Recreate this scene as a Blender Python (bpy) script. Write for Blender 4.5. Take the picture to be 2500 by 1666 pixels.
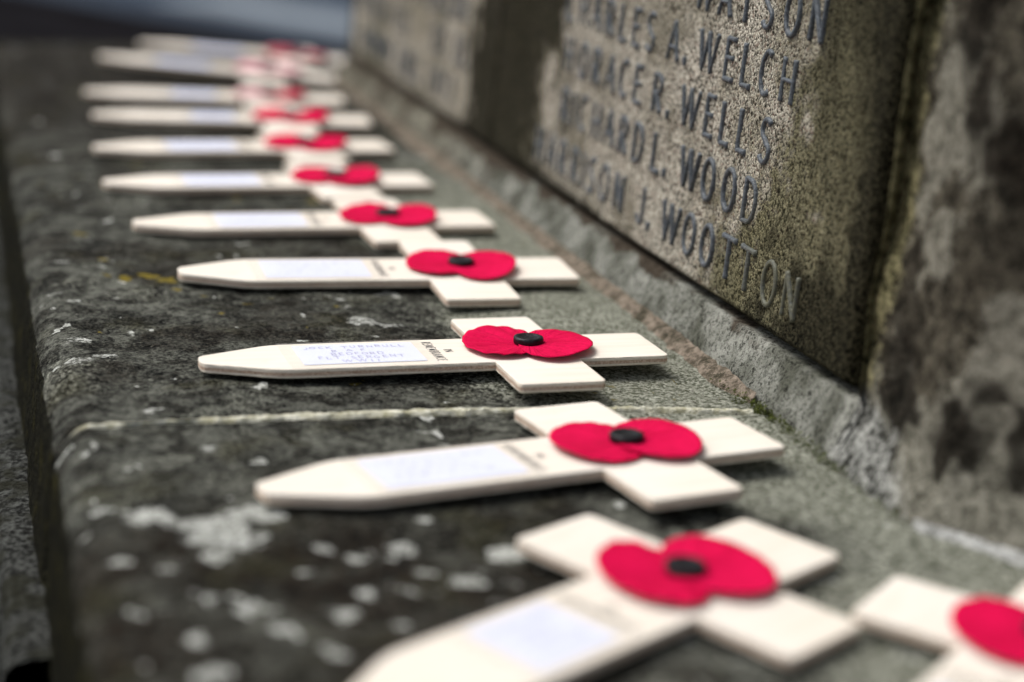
import bpy, bmesh, math, random
import numpy as np
from mathutils import Vector, Matrix

R = math.radians
scene = bpy.context.scene
for o in list(bpy.data.objects):
    bpy.data.objects.remove(o)
COL = scene.collection

# ------------------------------------------------------------------ camera
# world: X into the wall, Y along the ledge away from the camera, Z up; ledge top is Z = 0
ANG, PIT, ROLL = R(17.4), R(15.6616), R(-3.8801)
cam_d = bpy.data.cameras.new('camera')
cam = bpy.data.objects.new('camera', cam_d)
COL.objects.link(cam)
r0 = Vector((math.cos(ANG), -math.sin(ANG), 0))
fh = Vector((math.sin(ANG), math.cos(ANG), 0))
fw = fh * math.cos(PIT) + Vector((0, 0, -math.sin(PIT)))
u0 = fh * math.sin(PIT) + Vector((0, 0, math.cos(PIT)))
cr, sr = math.cos(ROLL), math.sin(ROLL)
rt = r0 * cr - u0 * sr
up = r0 * sr + u0 * cr
M = Matrix(((rt.x, up.x, -fw.x, -0.2395), (rt.y, up.y, -fw.y, 0.0), (rt.z, up.z, -fw.z, 0.17016), (0, 0, 0, 1)))
cam.matrix_world = M
cam_d.sensor_width = 36.0
cam_d.lens = 65.143
cam_d.clip_start = 0.01
cam_d.clip_end = 400
cam_d.dof.use_dof = True
cam_d.dof.focus_distance = 0.597
cam_d.dof.aperture_fstop = 5.1
cam_d.dof.aperture_blades = 0
scene.camera = cam

# ------------------------------------------------------------------ light: overcast day
SUN_EL, SUN_AZ = R(58), R(-58)        # azimuth from +Y towards +X
world = bpy.data.worlds.new('World')
scene.world = world
world.use_nodes = True
wn, wl = world.node_tree.nodes, world.node_tree.links
bg = wn['Background']
sky = wn.new('ShaderNodeTexSky')
sky.sky_type = 'NISHITA'
sky.sun_disc = False
sky.sun_elevation = SUN_EL
sky.sun_rotation = SUN_AZ
sky.dust_density = 4.0
sky.air_density = 1.0
hs = wn.new('ShaderNodeHueSaturation')
hs.inputs['Saturation'].default_value = 0.5
wl.new(sky.outputs[0], hs.inputs['Color'])
wl.new(hs.outputs[0], bg.inputs['Color'])
bg.inputs['Strength'].default_value = 0.11
sun_d = bpy.data.lights.new('sun', 'SUN')
sun_d.energy = 1.5
sun_d.angle = R(26)
sun_d.color = (1.0, 0.985, 0.965)
sun = bpy.data.objects.new('sun', sun_d)
COL.objects.link(sun)
sd = Vector((math.sin(SUN_AZ) * math.cos(SUN_EL), math.cos(SUN_AZ) * math.cos(SUN_EL), math.sin(SUN_EL)))
sun.rotation_euler = sd.to_track_quat('Z', 'Y').to_euler()
sun.location = sd * 5
vs = scene.view_settings
vs.view_transform = 'Standard'
vs.look = 'None'
vs.exposure = 0.63
vs.gamma = 1.0
vs.use_curve_mapping = False
scene.cycles.use_denoising = True
scene.cycles.max_bounces = 6

# ------------------------------------------------------------------ helpers
rng = np.random.RandomState(7)
random.seed(7)
LAT = rng.rand(512, 512)


def vnoise(x, y, seed=0):
    x = np.asarray(x, float) + seed * 17.31
    y = np.asarray(y, float) + seed * 9.77
    xi, yi = np.floor(x).astype(int), np.floor(y).astype(int)
    fx, fy = x - xi, y - yi
    fx = fx * fx * (3 - 2 * fx)
    fy = fy * fy * (3 - 2 * fy)
    g = lambda a, b: LAT[a % 512, b % 512]
    return ((g(xi, yi) * (1 - fx) + g(xi + 1, yi) * fx) * (1 - fy)
            + (g(xi, yi + 1) * (1 - fx) + g(xi + 1, yi + 1) * fx) * fy)


def fbm(x, y, oct=4, seed=0, gain=0.5):
    s, a, n = 0, 1.0, 0
    for i in range(oct):
        s = s + a * vnoise(x * 2 ** i, y * 2 ** i, seed + i)
        n += a
        a *= gain
    return s / n


def sstep(a, b, x):
    t = np.clip((x - a) / (b - a), 0, 1)
    return t * t * (3 - 2 * t)


def link(o, parent=None):
    COL.objects.link(o)
    if parent is not None:
        o.parent = parent
    return o


def mesh_obj(name, verts, faces, mat, parent=None, smooth=False, attrs=None):
    me = bpy.data.meshes.new(name)
    me.from_pydata([tuple(map(float, v)) for v in verts], [], [tuple(map(int, f)) for f in faces])
    if smooth:
        me.polygons.foreach_set('use_smooth', [True] * len(me.polygons))
    for k, a in (attrs or {}).items():
        at = me.attributes.new(k, 'FLOAT', 'POINT')
        at.data.foreach_set('value', np.asarray(a, np.float32).ravel())
    me.materials.append(mat)
    me.update()
    return link(bpy.data.objects.new(name, me), parent)


def grid_obj(name, P, mat, parent=None, attrs=None, flip=False, smooth=True):
    """P: (n, m, 3) array of points."""
    n, m = P.shape[:2]
    V = P.reshape(-1, 3).astype(np.float32)
    i = np.arange(n * m).reshape(n, m)
    q = np.stack([i[:-1, :-1], i[1:, :-1], i[1:, 1:], i[:-1, 1:]], -1).reshape(-1, 4)
    if flip:
        q = q[:, ::-1]
    me = bpy.data.meshes.new(name)
    me.vertices.add(len(V))
    me.vertices.foreach_set('co', V.ravel())
    me.loops.add(q.size)
    me.loops.foreach_set('vertex_index', q.astype(np.int32).ravel())
    me.polygons.add(len(q))
    me.polygons.foreach_set('loop_start', np.arange(0, q.size, 4, dtype=np.int32))
    me.polygons.foreach_set('loop_total', np.full(len(q), 4, np.int32))
    me.update(calc_edges=True)
    me.polygons.foreach_set('use_smooth', np.full(len(q), smooth))
    for k, a in (attrs or {}).items():
        at = me.attributes.new(k, 'FLOAT', 'POINT')
        at.data.foreach_set('value', np.asarray(a, np.float32).ravel())
    me.materials.append(mat)
    me.validate()
    return link(bpy.data.objects.new(name, me), parent)


def box_obj(name, lo, hi, mat, parent=None, bevel=0.0, jitter=0.0):
    bm = bmesh.new()
    bmesh.ops.create_cube(bm, size=1)
    lo, hi = Vector(lo), Vector(hi)
    for v in bm.verts:
        v.co = Vector([lo[i] + (v.co[i] + .5) * (hi[i] - lo[i]) for i in range(3)])
    if bevel:
        bmesh.ops.bevel(bm, geom=bm.edges[:], offset=bevel, segments=2, affect='EDGES', profile=.6)
    me = bpy.data.meshes.new(name)
    bm.to_mesh(me)
    bm.free()
    me.materials.append(mat)
    return link(bpy.data.objects.new(name, me), parent)


def empty(name, loc=(0, 0, 0)):
    o = bpy.data.objects.new(name, None)
    o.empty_display_size = 0.02
    o.location = loc
    return link(o)


def tag(o, label=None, cat=None, group=None, kind=None):
    for k, v in (('label', label), ('category', cat), ('group', group), ('kind', kind)):
        if v:
            o[k] = v
    return o


# --- node helpers
class NT:
    def __init__(self, name, rough=0.8, spec=0.3):
        self.m = bpy.data.materials.new(name)
        self.m.use_nodes = True
        self.n, self.l = self.m.node_tree.nodes, self.m.node_tree.links
        self.b = self.n['Principled BSDF']
        self.b.inputs['Roughness'].default_value = rough
        self.b.inputs['Specular IOR Level'].default_value = spec
        self.tc = self.n.new('ShaderNodeTexCoord')

    def put(self, sock, v):
        if isinstance(v, (int, float)):
            sock.default_value = v
        elif isinstance(v, tuple):
            sock.default_value = v if len(v) == 4 or sock.type == 'VECTOR' else v + (1.0,)
        else:
            self.l.new(v, sock)

    def noise(self, scale, detail=3, rough=.55, vec=None, dist=0.0):
        t = self.n.new('ShaderNodeTexNoise')
        t.inputs['Scale'].default_value = scale
        t.inputs['Detail'].default_value = detail
        t.inputs['Roughness'].default_value = rough
        t.inputs['Distortion'].default_value = dist
        self.l.new(vec or self.tc.outputs['Object'], t.inputs['Vector'])
        return t.outputs['Fac']

    def voro(self, scale, vec=None, feat='F1', out='Distance'):
        t = self.n.new('ShaderNodeTexVoronoi')
        t.feature = feat
        t.inputs['Scale'].default_value = scale
        self.l.new(vec or self.tc.outputs['Object'], t.inputs['Vector'])
        return t.outputs[out]

    def mapping(self, scale=(1, 1, 1), rot=(0, 0, 0)):
        t = self.n.new('ShaderNodeMapping')
        t.inputs['Scale'].default_value = scale
        t.inputs['Rotation'].default_value = rot
        self.l.new(self.tc.outputs['Object'], t.inputs['Vector'])
        return t.outputs[0]

    def attr(self, name):
        t = self.n.new('ShaderNodeAttribute')
        t.attribute_name = name
        return t.outputs['Fac']

    def ramp(self, v, a, b, lo=0.0, hi=1.0):
        t = self.n.new('ShaderNodeMapRange')
        t.interpolation_type = 'SMOOTHSTEP'
        t.clamp = True
        self.put(t.inputs['Value'], v)
        t.inputs['From Min'].default_value = a
        t.inputs['From Max'].default_value = b
        t.inputs['To Min'].default_value = lo
        t.inputs['To Max'].default_value = hi
        return t.outputs[0]

    def math(self, op, a, b=0.0):
        t = self.n.new('ShaderNodeMath')
        t.operation = op
        self.put(t.inputs[0], a)
        self.put(t.inputs[1], b)
        return t.outputs[0]

    def mix(self, f, a, b, mode='MIX'):
        t = self.n.new('ShaderNodeMix')
        t.data_type = 'RGBA'
        t.blend_type = mode
        self.put(t.inputs['Factor'], f)
        self.put(t.inputs['A'], a) if False else self.put([s for s in t.inputs if s.name == 'A' and s.type == 'RGBA'][0], a)
        self.put([s for s in t.inputs if s.name == 'B' and s.type == 'RGBA'][0], b)
        return [s for s in t.outputs if s.type == 'RGBA'][0]

    def color(self, c):
        self.put(self.b.inputs['Base Color'], c)

    def bump(self, h, strength=.5, dist=.001, prev=None):
        t = self.n.new('ShaderNodeBump')
        t.inputs['Strength'].default_value = strength
        t.inputs['Distance'].default_value = dist
        self.put(t.inputs['Height'], h)
        if prev is not None:
            self.l.new(prev, t.inputs['Normal'])
        self.l.new(t.outputs[0], self.b.inputs['Normal'])
        return t.outputs[0]


# ------------------------------------------------------------------ materials
def mat_ledge():
    t = NT('ledge_stone', .84, .04)
    n1 = t.noise(40, 5, .62)
    n2 = t.noise(240, 5, .75)
    n3 = t.noise(1000, 3, .7)
    v = t.voro(950, out='Color')
    vs_ = t.n.new('ShaderNodeSeparateColor')
    t.l.new(v, vs_.inputs[0])
    gr = t.math('ADD', t.math('MULTIPLY', n3, .8), t.math('MULTIPLY', vs_.outputs[0], .25))
    f = t.math('ADD', t.math('MULTIPLY', n1, .55), t.math('ADD', t.math('MULTIPLY', n2, .6), t.math('MULTIPLY', gr, .55)))
    c = t.mix(t.ramp(f, .68, 1.08), (.0015, .0016, .0015), (.165, .168, .140))
    bl = t.ramp(t.noise(85, 5, .7, None, .3), .47, .58, 0, .85)
    c = t.mix(bl, c, t.mix(t.ramp(gr, .42, .75), (.0025, .0024, .002), (.05, .048, .038)))
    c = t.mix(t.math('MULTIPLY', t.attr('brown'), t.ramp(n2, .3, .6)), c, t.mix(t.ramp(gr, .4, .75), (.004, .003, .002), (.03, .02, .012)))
    gm = t.ramp(t.noise(32, 4, .6), .52, .72, 0, .5)
    c = t.mix(gm, c, t.mix(t.ramp(gr, .35, .75), (.012, .012, .005), (.085, .08, .04)))
    pf = t.ramp(t.math('ADD', t.math('MULTIPLY', t.attr('pale'), 1.12), t.math('MULTIPLY', t.math('SUBTRACT', t.math('ADD', t.math('MULTIPLY', n2, .6), t.math('MULTIPLY', gr, .8)), .75), 1.5)), .15, .95)
    pc = t.mix(t.ramp(gr, .38, .72), (.08, .085, .058), (.40, .405, .335))
    c = t.mix(pf, c, pc)
    wf = t.ramp(t.math('ADD', t.attr('lichen'), t.math('MULTIPLY', t.math('SUBTRACT', t.math('ADD', t.math('MULTIPLY', gr, .6), t.math('MULTIPLY', n2, .6)), .65), 1.3)), .22, .66)
    c = t.mix(wf, c, t.mix(t.ramp(gr, .38, .72), (.20, .205, .175), (.68, .69, .64)))
    yf = t.ramp(t.math('ADD', t.attr('yellow'), t.math('MULTIPLY', t.math('SUBTRACT', gr, .55), 1.6)), .45, .9)
    c = t.mix(yf, c, t.mix(n2, (.09, .07, .010), (.27, .21, .035)))
    t.color(c)
    h = t.math('ADD', t.math('MULTIPLY', n2, .8), t.math('MULTIPLY', gr, .6))
    t.bump(h, 1.0, .0018)
    return t.m


def mat_slab():
    t = NT('inscribed_stone', .86, .04)
    n1 = t.noise(36, 4, .6)
    n2 = t.noise(620, 4, .72)
    n3 = t.noise(1700, 2, .7)
    vd = t.voro(1150)
    vc = t.voro(1150, out='Color')
    sc_ = t.n.new('ShaderNodeSeparateColor')
    t.l.new(vc, sc_.inputs[0])
    g = t.math('ADD', t.math('MULTIPLY', n2, .75), t.math('ADD', t.math('MULTIPLY', n3, .35), t.math('MULTIPLY', t.math('SUBTRACT', sc_.outputs[0], .5), .30)))
    c = t.mix(t.ramp(g, .36, .72), (.024, .022, .015), (.64, .595, .49))
    c = t.mix(t.ramp(sc_.outputs[1], .84, .93, 0, .65), c, (.20, .13, .10))
    c = t.mix(t.ramp(n1, .42, .66, 0, .7), c, t.mix(t.ramp(g, .36, .74), (.016, .014, .009), (.27, .243, .172)))
    mo = t.ramp(t.math('ADD', t.attr('moss'), t.math('MULTIPLY', t.math('SUBTRACT', g, .55), 1.2)), .20, .85, 0, .9)
    c = t.mix(mo, c, t.mix(t.ramp(g, .36, .72), (.009, .009, .003), (.165, .152, .080)))
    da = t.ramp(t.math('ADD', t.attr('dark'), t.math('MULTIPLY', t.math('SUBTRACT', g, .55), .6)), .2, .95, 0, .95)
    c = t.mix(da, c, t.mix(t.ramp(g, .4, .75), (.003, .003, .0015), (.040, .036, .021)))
    t.color(c)
    h = t.math('ADD', t.math('MULTIPLY', t.math('SUBTRACT', 1.0, vd), .7), t.math('ADD', n2, t.math('MULTIPLY', n3, .6)))
    t.bump(h, 1.0, .0008)
    return t.m


def mat_plinth():
    t = NT('plinth_stone', .85, .04)
    n1 = t.noise(45, 4, .6)
    n2 = t.noise(430, 4, .68)
    n3 = t.noise(1300, 3, .7)
    g = t.math('ADD', t.math('MULTIPLY', n2, .6), t.math('MULTIPLY', n3, .6))
    pale = t.mix(t.ramp(n1, .35, .65), (.10, .102, .080), (.32, .322, .28))
    c = t.mix(t.ramp(g, .44, .66), (.012, .012, .009), pale)
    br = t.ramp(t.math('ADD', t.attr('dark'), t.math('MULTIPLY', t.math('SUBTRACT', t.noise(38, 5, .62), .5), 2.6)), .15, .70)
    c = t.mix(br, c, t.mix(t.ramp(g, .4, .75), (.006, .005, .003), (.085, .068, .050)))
    ta = t.ramp(t.math('ADD', t.attr('tan'), t.math('MULTIPLY', t.math('SUBTRACT', n1, .5), .8)), .3, .8, 0, .75)
    ta = t.math('MULTIPLY', ta, t.math('SUBTRACT', 1.0, t.math('MULTIPLY', br, .9)))
    c = t.mix(ta, c, t.mix(t.ramp(g, .45, .8), (.07, .062, .042), (.27, .245, .18)))
    mo = t.ramp(t.math('ADD', t.attr('moss'), t.math('MULTIPLY', t.math('SUBTRACT', g, .6), 1.2)), .35, .8)
    c = t.mix(mo, c, t.mix(t.ramp(g, .5, .75), (.018, .018, .005), (.17, .15, .06)))
    t.color(c)
    t.bump(t.math('ADD', n2, n3), .9, .0008)
    return t.m


def mat_pier():
    t = NT('mottled_pier_stone', .88, .04)
    n0 = t.noise(24, 5, .6)
    n1 = t.noise(30, 5, .62, t.mapping((1, 1, .65)))
    n2 = t.noise(210, 5, .7)
    n3 = t.noise(800, 3, .7)
    g = t.math('ADD', t.math('MULTIPLY', n2, .65), t.math('MULTIPLY', n3, .5))
    c = t.mix(t.ramp(g, .42, .74), (.008, .0072, .005), (.135, .120, .088))
    lt = t.ramp(t.math('ADD', t.math('ADD', n1, t.math('MULTIPLY', g, .35)), t.math('ADD', t.attr('foot'), t.math('MULTIPLY', t.attr('pal'), .22))), .72, .84)
    c = t.mix(lt, c, t.mix(t.ramp(g, .40, .72), (.045, .042, .030), (.30, .285, .228)))
    bk = t.ramp(t.math('ADD', t.math('ADD', n0, t.math('MULTIPLY', g, .3)), t.math('SUBTRACT', t.math('MULTIPLY', t.attr('blot'), .24), t.math('MULTIPLY', t.attr('pal'), .18))), .68, .94, 0, .93)
    c = t.mix(bk, c, t.mix(t.ramp(g, .45, .8), (.003, .0028, .002), (.035, .028, .02)))
    mo = t.ramp(t.math('ADD', t.attr('moss'), t.math('MULTIPLY', t.math('SUBTRACT', g, .6), 1.4)), .35, .8)
    c = t.mix(mo, c, t.mix(t.ramp(g, .45, .72), (.016, .016, .005), (.32, .29, .155)))
    fp = t.ramp(t.math('ADD', t.attr('plin'), t.math('MULTIPLY', t.math('SUBTRACT', g, .6), .8)), .3, .7)
    c = t.mix(fp, c, t.mix(t.ramp(g, .46, .70), (.012, .012, .009), (.43, .43, .39)))
    t.color(c)
    t.bump(t.math('ADD', n2, t.math('MULTIPLY', n3, .8)), 1.0, .002)
    return t.m


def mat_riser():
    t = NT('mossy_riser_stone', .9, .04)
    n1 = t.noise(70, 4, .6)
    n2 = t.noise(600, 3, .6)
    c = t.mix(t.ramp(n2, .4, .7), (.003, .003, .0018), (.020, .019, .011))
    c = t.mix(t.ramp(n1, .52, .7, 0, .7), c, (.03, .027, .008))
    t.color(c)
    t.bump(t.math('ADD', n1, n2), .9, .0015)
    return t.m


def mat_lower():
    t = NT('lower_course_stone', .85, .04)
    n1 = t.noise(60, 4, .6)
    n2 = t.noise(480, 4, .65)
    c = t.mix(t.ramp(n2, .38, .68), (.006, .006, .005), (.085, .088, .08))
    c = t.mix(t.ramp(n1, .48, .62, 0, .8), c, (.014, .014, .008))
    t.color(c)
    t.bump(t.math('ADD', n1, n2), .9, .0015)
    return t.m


def mat_mortar(name, a, b, dark, sc=420, thr=.66):
    t = NT(name, .9, .05)
    n1 = t.noise(70, 4, .6)
    n2 = t.noise(sc, 4, .65)
    n3 = t.noise(1500, 2, .6)
    c = t.mix(t.ramp(n2, .35, .65), a, b)
    c = t.mix(t.ramp(t.math('ADD', n1, t.math('MULTIPLY', n3, .4)), thr, thr + .22, 0, .85), c, dark)
    t.color(c)
    t.bump(t.math('ADD', n2, n3), .9, .001)
    return t.m


def mat_lead():
    t = NT('lead_lettering', .52, .5)
    n1 = t.noise(160, 3, .6)
    n2 = t.noise(900, 3, .6)
    c = t.mix(t.ramp(n2, .35, .7), (.036, .044, .051), (.092, .108, .122))
    c = t.mix(t.ramp(n1, .55, .75, 0, .5), c, (.085, .092, .075))
    sp = t.n.new('ShaderNodeSeparateXYZ')
    t.l.new(t.tc.outputs['Object'], sp.inputs[0])
    al = t.math('MULTIPLY', t.ramp(sp.outputs['Y'], .560, .525), t.ramp(sp.outputs['Z'], .065, .045))
    c = t.mix(t.math('MULTIPLY', al, t.ramp(n2, .3, .6, .45, .95)), c, (.085, .085, .05))
    t.color(c)
    t.bump(n2, .55, .0006)
    return t.m


def mat_wood():
    t = NT('birch_plywood_face', .7, .12)
    mp = t.mapping((22, 330, 60))
    n1 = t.noise(1, 4, .6, mp, .4)
    n2 = t.noise(30, 3, .5)
    c = t.mix(t.ramp(n1, .3, .75), (.79, .730, .64), (.735, .660, .555))
    c = t.mix(t.ramp(n2, .4, .7, 0, .35), c, (.82, .785, .73))
    pore = t.ramp(t.noise(1, 3, .6, t.mapping((60, 1500, 60))), .62, .74, 0, .35)
    c = t.mix(pore, c, (.56, .47, .36))
    oi = t.n.new('ShaderNodeObjectInfo')
    c = t.mix(t.ramp(oi.outputs['Random'], 0, 1, 0, .12), c, (.66, .57, .45))
    dirt = t.ramp(t.noise(70, 4, .65), .62, .78, 0, .22)
    c = t.mix(dirt, c, (.48, .42, .34))
    t.color(c)
    t.bump(n1, .25, .0003)
    return t.m


def mat_ply():
    t = NT('plywood_edge', .8, .15)
    sep = t.n.new('ShaderNodeSeparateXYZ')
    t.l.new(t.tc.outputs['Object'], sep.inputs[0])
    n = t.noise(1, 4, .6, t.mapping((120, 120, 1800)))
    fine = t.noise(1600, 3, .7)
    z = t.math('ADD', sep.outputs['Z'], t.math('MULTIPLY', t.math('SUBTRACT', n, .5), .00045))
    lo = t.ramp(z, -.00235, -.00205)
    hi = t.ramp(z, -.00125, -.00095)
    mid = t.math('MULTIPLY', lo, t.math('SUBTRACT', 1.0, hi))
    c = t.mix(mid, t.mix(fine, (.70, .60, .47), (.86, .79, .67)), t.mix(t.ramp(fine, .3, .7), (.38, .25, .17), (.68, .52, .40)))
    t.color(c)
    t.bump(t.math('ADD', n, fine), .8, .0005)
    return t.m


def mat_flat(name, col, rough=.6, spec=.3, nscale=0, var=.1, bump=0, bscale=0):
    t = NT(name, rough, spec)
    c = col
    if nscale:
        dk = tuple(x * (1 - var) for x in col)
        lt = tuple(min(1, x * (1 + var)) for x in col)
        c = t.mix(t.ramp(t.noise(nscale, 3), .3, .7), dk, lt)
    t.color(c)
    if bump:
        t.bump(t.noise(bscale, 3, .6), .6, bump)
    return t.m


def mat_petal():
    t = NT('red_paper', .85, .05)
    n = t.noise(700, 3, .6)
    n1 = t.noise(90, 3, .6)
    c = t.mix(t.ramp(n1, .3, .7), (.55, .0035, .050), (.68, .005, .070))
    c = t.mix(t.ramp(n, .35, .7, .0, .35), c, (.42, .002, .032))
    t.color(c)
    sp = t.n.new('ShaderNodeSeparateXYZ')
    t.l.new(t.tc.outputs['Object'], sp.inputs[0])
    ang = t.math('ARCTAN2', sp.outputs['Y'], sp.outputs['X'])
    cb = t.n.new('ShaderNodeCombineXYZ')
    t.l.new(t.math('MULTIPLY', ang, 9.0), cb.inputs[0])
    t.l.new(t.math('MULTIPLY', sp.outputs['X'], 60.0), cb.inputs[1])
    vein = t.ramp(t.noise(1.0, 3, .6, cb.outputs[0]), .40, .52)
    b1 = t.bump(vein, .55, .0006)
    t.bump(n, .7, .0005, b1)
    return t.m


def mat_tape():
    t = NT('clear_tape', .28, .5)
    t.color((.78, .74, .68))
    t.b.inputs['Alpha'].default_value = .07
    return t.m


M_LEDGE, M_SLAB, M_PLINTH, M_RISER, M_LOWER = mat_ledge(), mat_slab(), mat_plinth(), mat_riser(), mat_lower()
M_PIER = mat_pier()
M_BED = mat_mortar('pink_bedding_mortar', (.09, .074, .054), (.29, .238, .185), (.02, .022, .011))
M_JOINT = mat_mortar('pale_joint_mortar', (.42, .40, .27), (.80, .78, .64), (.16, .14, .04), 300, .78)
M_FILLET = mat_mortar('white_fillet_mortar', (.25, .25, .23), (.55, .55, .52), (.08, .08, .06))
M_LEAD, M_WOOD, M_PLY = mat_lead(), mat_wood(), mat_ply()
M_PETAL = mat_petal()
M_FADED = mat_flat('faded_pink_paper', (.66, .36, .38), .85, .05, 120, .15)
M_WASHED = mat_flat('washed_red_paper', (.42, .06, .085), .85, .05, 120, .2)
M_BUTTON = mat_flat('black_plastic', (.005, .0058, .008), .45, .28, 900, .5, .0006, 800)
M_CARD = mat_flat('white_paper', (.69, .725, .87), .6, .2, 60, .02)
M_INK = mat_flat('violet_ink', (.38, .38, .57), .6, .2)
M_INKF = mat_flat('faint_violet_ink', (.46, .47, .68), .6, .2)
M_PRINT = mat_flat('black_print', (.03, .035, .045), .6, .2)
M_TAPE = mat_tape()
M_MOSS = mat_flat('moss', (.05, .06, .012), .9, .1, 300, .6)
M_CORE = mat_flat('core_stone', (.05, .045, .035), .9, .1, 50, .4, .002, 60)
M_ASPH = mat_flat('dark_asphalt', (.010, .0095, .0105), .95, .0, 9, .25, .004, 60)
M_SKYPAVE = mat_flat('damp_sky_tinted_paving', (.040, .052, .070), .9, .02, 5, .2, .003, 30)  # damp paving, the sky's blue reflection put into its base colour
M_PALE = mat_flat('pale_paving', (.20, .225, .245), .9, .02, 6, .12, .003, 30)

# ------------------------------------------------------------------ ground
g = mesh_obj('ground', [(-60, -60, -.6), (60, -60, -.6), (60, 140, -.6), (-60, 140, -.6)], [(0, 1, 2, 3)], M_ASPH)
tag(g, kind='structure')


def slab_poly(name, pts, z, th, mat, kind='structure', parent=None):
    n = len(pts)
    V = [(x, y, z) for x, y in pts] + [(x, y, z - th) for x, y in pts]
    F = [tuple(range(n)), tuple(range(2 * n - 1, n - 1, -1))] + [(i, n + i, n + (i + 1) % n, (i + 1) % n) for i in range(n)]
    o = mesh_obj(name, V, F, mat, parent)
    bm = bmesh.new(); bm.from_mesh(o.data); bmesh.ops.recalc_face_normals(bm, faces=bm.faces); bm.to_mesh(o.data); bm.free()
    if kind:
        tag(o, kind=kind)
    return o


d = Vector((.81, -1.27, 0)).normalized()
nrm = Vector((-d.y, d.x, 0))          # to the far right
b0 = Vector((.20, 7.28, 0))
quad = lambda s0, s1, n0, n1: [tuple((b0 + d * s + nrm * n)[:2]) for s, n in ((s0, n0), (s1, n0), (s1, n1), (s0, n1))]
slab_poly('pavement', quad(-12, 12, 0.0, 9), -.594, .1, M_SKYPAVE)
k = slab_poly('kerb', quad(-12, 12, -.13, -.004), -.588, .12, M_ASPH)
slab_poly('path', quad(.05, 1.35, .34, .72), -.590, .02, M_PALE)
slab_poly('path', quad(-2.2, -.25, .34, .72), -.590, .02, M_SKYPAVE)

# ------------------------------------------------------------------ memorial
mem = empty('war_memorial', (0, .7, -.6))
tag(mem, 'weathered stone war memorial with a mossy ledge and raised lead names on its slab', 'memorial')
MEM_INV = Matrix.Translation((0, -.7, .6))


def keep(o):
    """parent to the memorial, keeping world coordinates"""
    o.parent = mem
    o.matrix_parent_inverse = MEM_INV
    return o


LX0, LR = -.2150, .013        # ledge front face, nosing radius
LZB = -.046
JOINT = .504


def joint_y(x):
    return .503 + .0045 * np.sin((x + .2) * 17) - .003 * sstep(-.05, 0, x) - .006 * sstep(-.204, -.2150, x)


WHITE = [(-.194, .432, .010), (-.188, .428, .008), (-.179, .424, .013), (-.177, .414, .012), (-.167, .430, .010), (-.183, .418, .009),
         (-.194, .397, .0055), (-.137, .406, .0065), (-.125, .385, .0065), (-.154, .407, .006), (-.161, .396, .0045), (-.204, .375, .004),
         (-.177, .375, .0042), (-.174, .364, .004), (-.135, .391, .004), (-.168, .415, .007), (-.149, .401, .004), (-.201, .589, .0075), (-.202, .565, .008),
         (-.195, .572, .005), (-.181, .669, .004), (-.103, .608, .011), (-.095, .604, .008), (-.168, .540, .0022), (-.196, .545, .0018),
         (-.176, .548, .0015), (-.175, .48, .004), (-.15, .38, .005), (-.158, .372, .004), (-.19, .36, .005), (-.145, .36, .004), (-.112, .40, .005),
         (-.182, .405, .006), (-.12, .37, .004), (-.165, .35, .004), (-.205, .405, .006), (-.21, .43, .004), (-.19, .345, .005),
         (-.186, .62, .004), (-.2, .64, .003), (-.19, .735, .005), (-.178, .77, .004), (-.2, .70, .006), (-.18, .86, .005), (-.19, .91, .006)]
YELLOW = [(-.172, .675, .006), (-.180, .672, .005), (-.165, .668, .005), (-.188, .676, .004), (-.184, .703, .004), (-.121, .534, .0025), (-.118, .538, .002),
          (-.19, .745, .004), (-.162, .655, .003), (-.15, .62, .002), (-.14, .63, .002), (-.11, .625, .002), (-.175, .64, .0015),
          (-.13, .64, .002), (-.125, .60, .0014), (-.195, .60, .0015), (-.155, .645, .002)]


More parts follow.
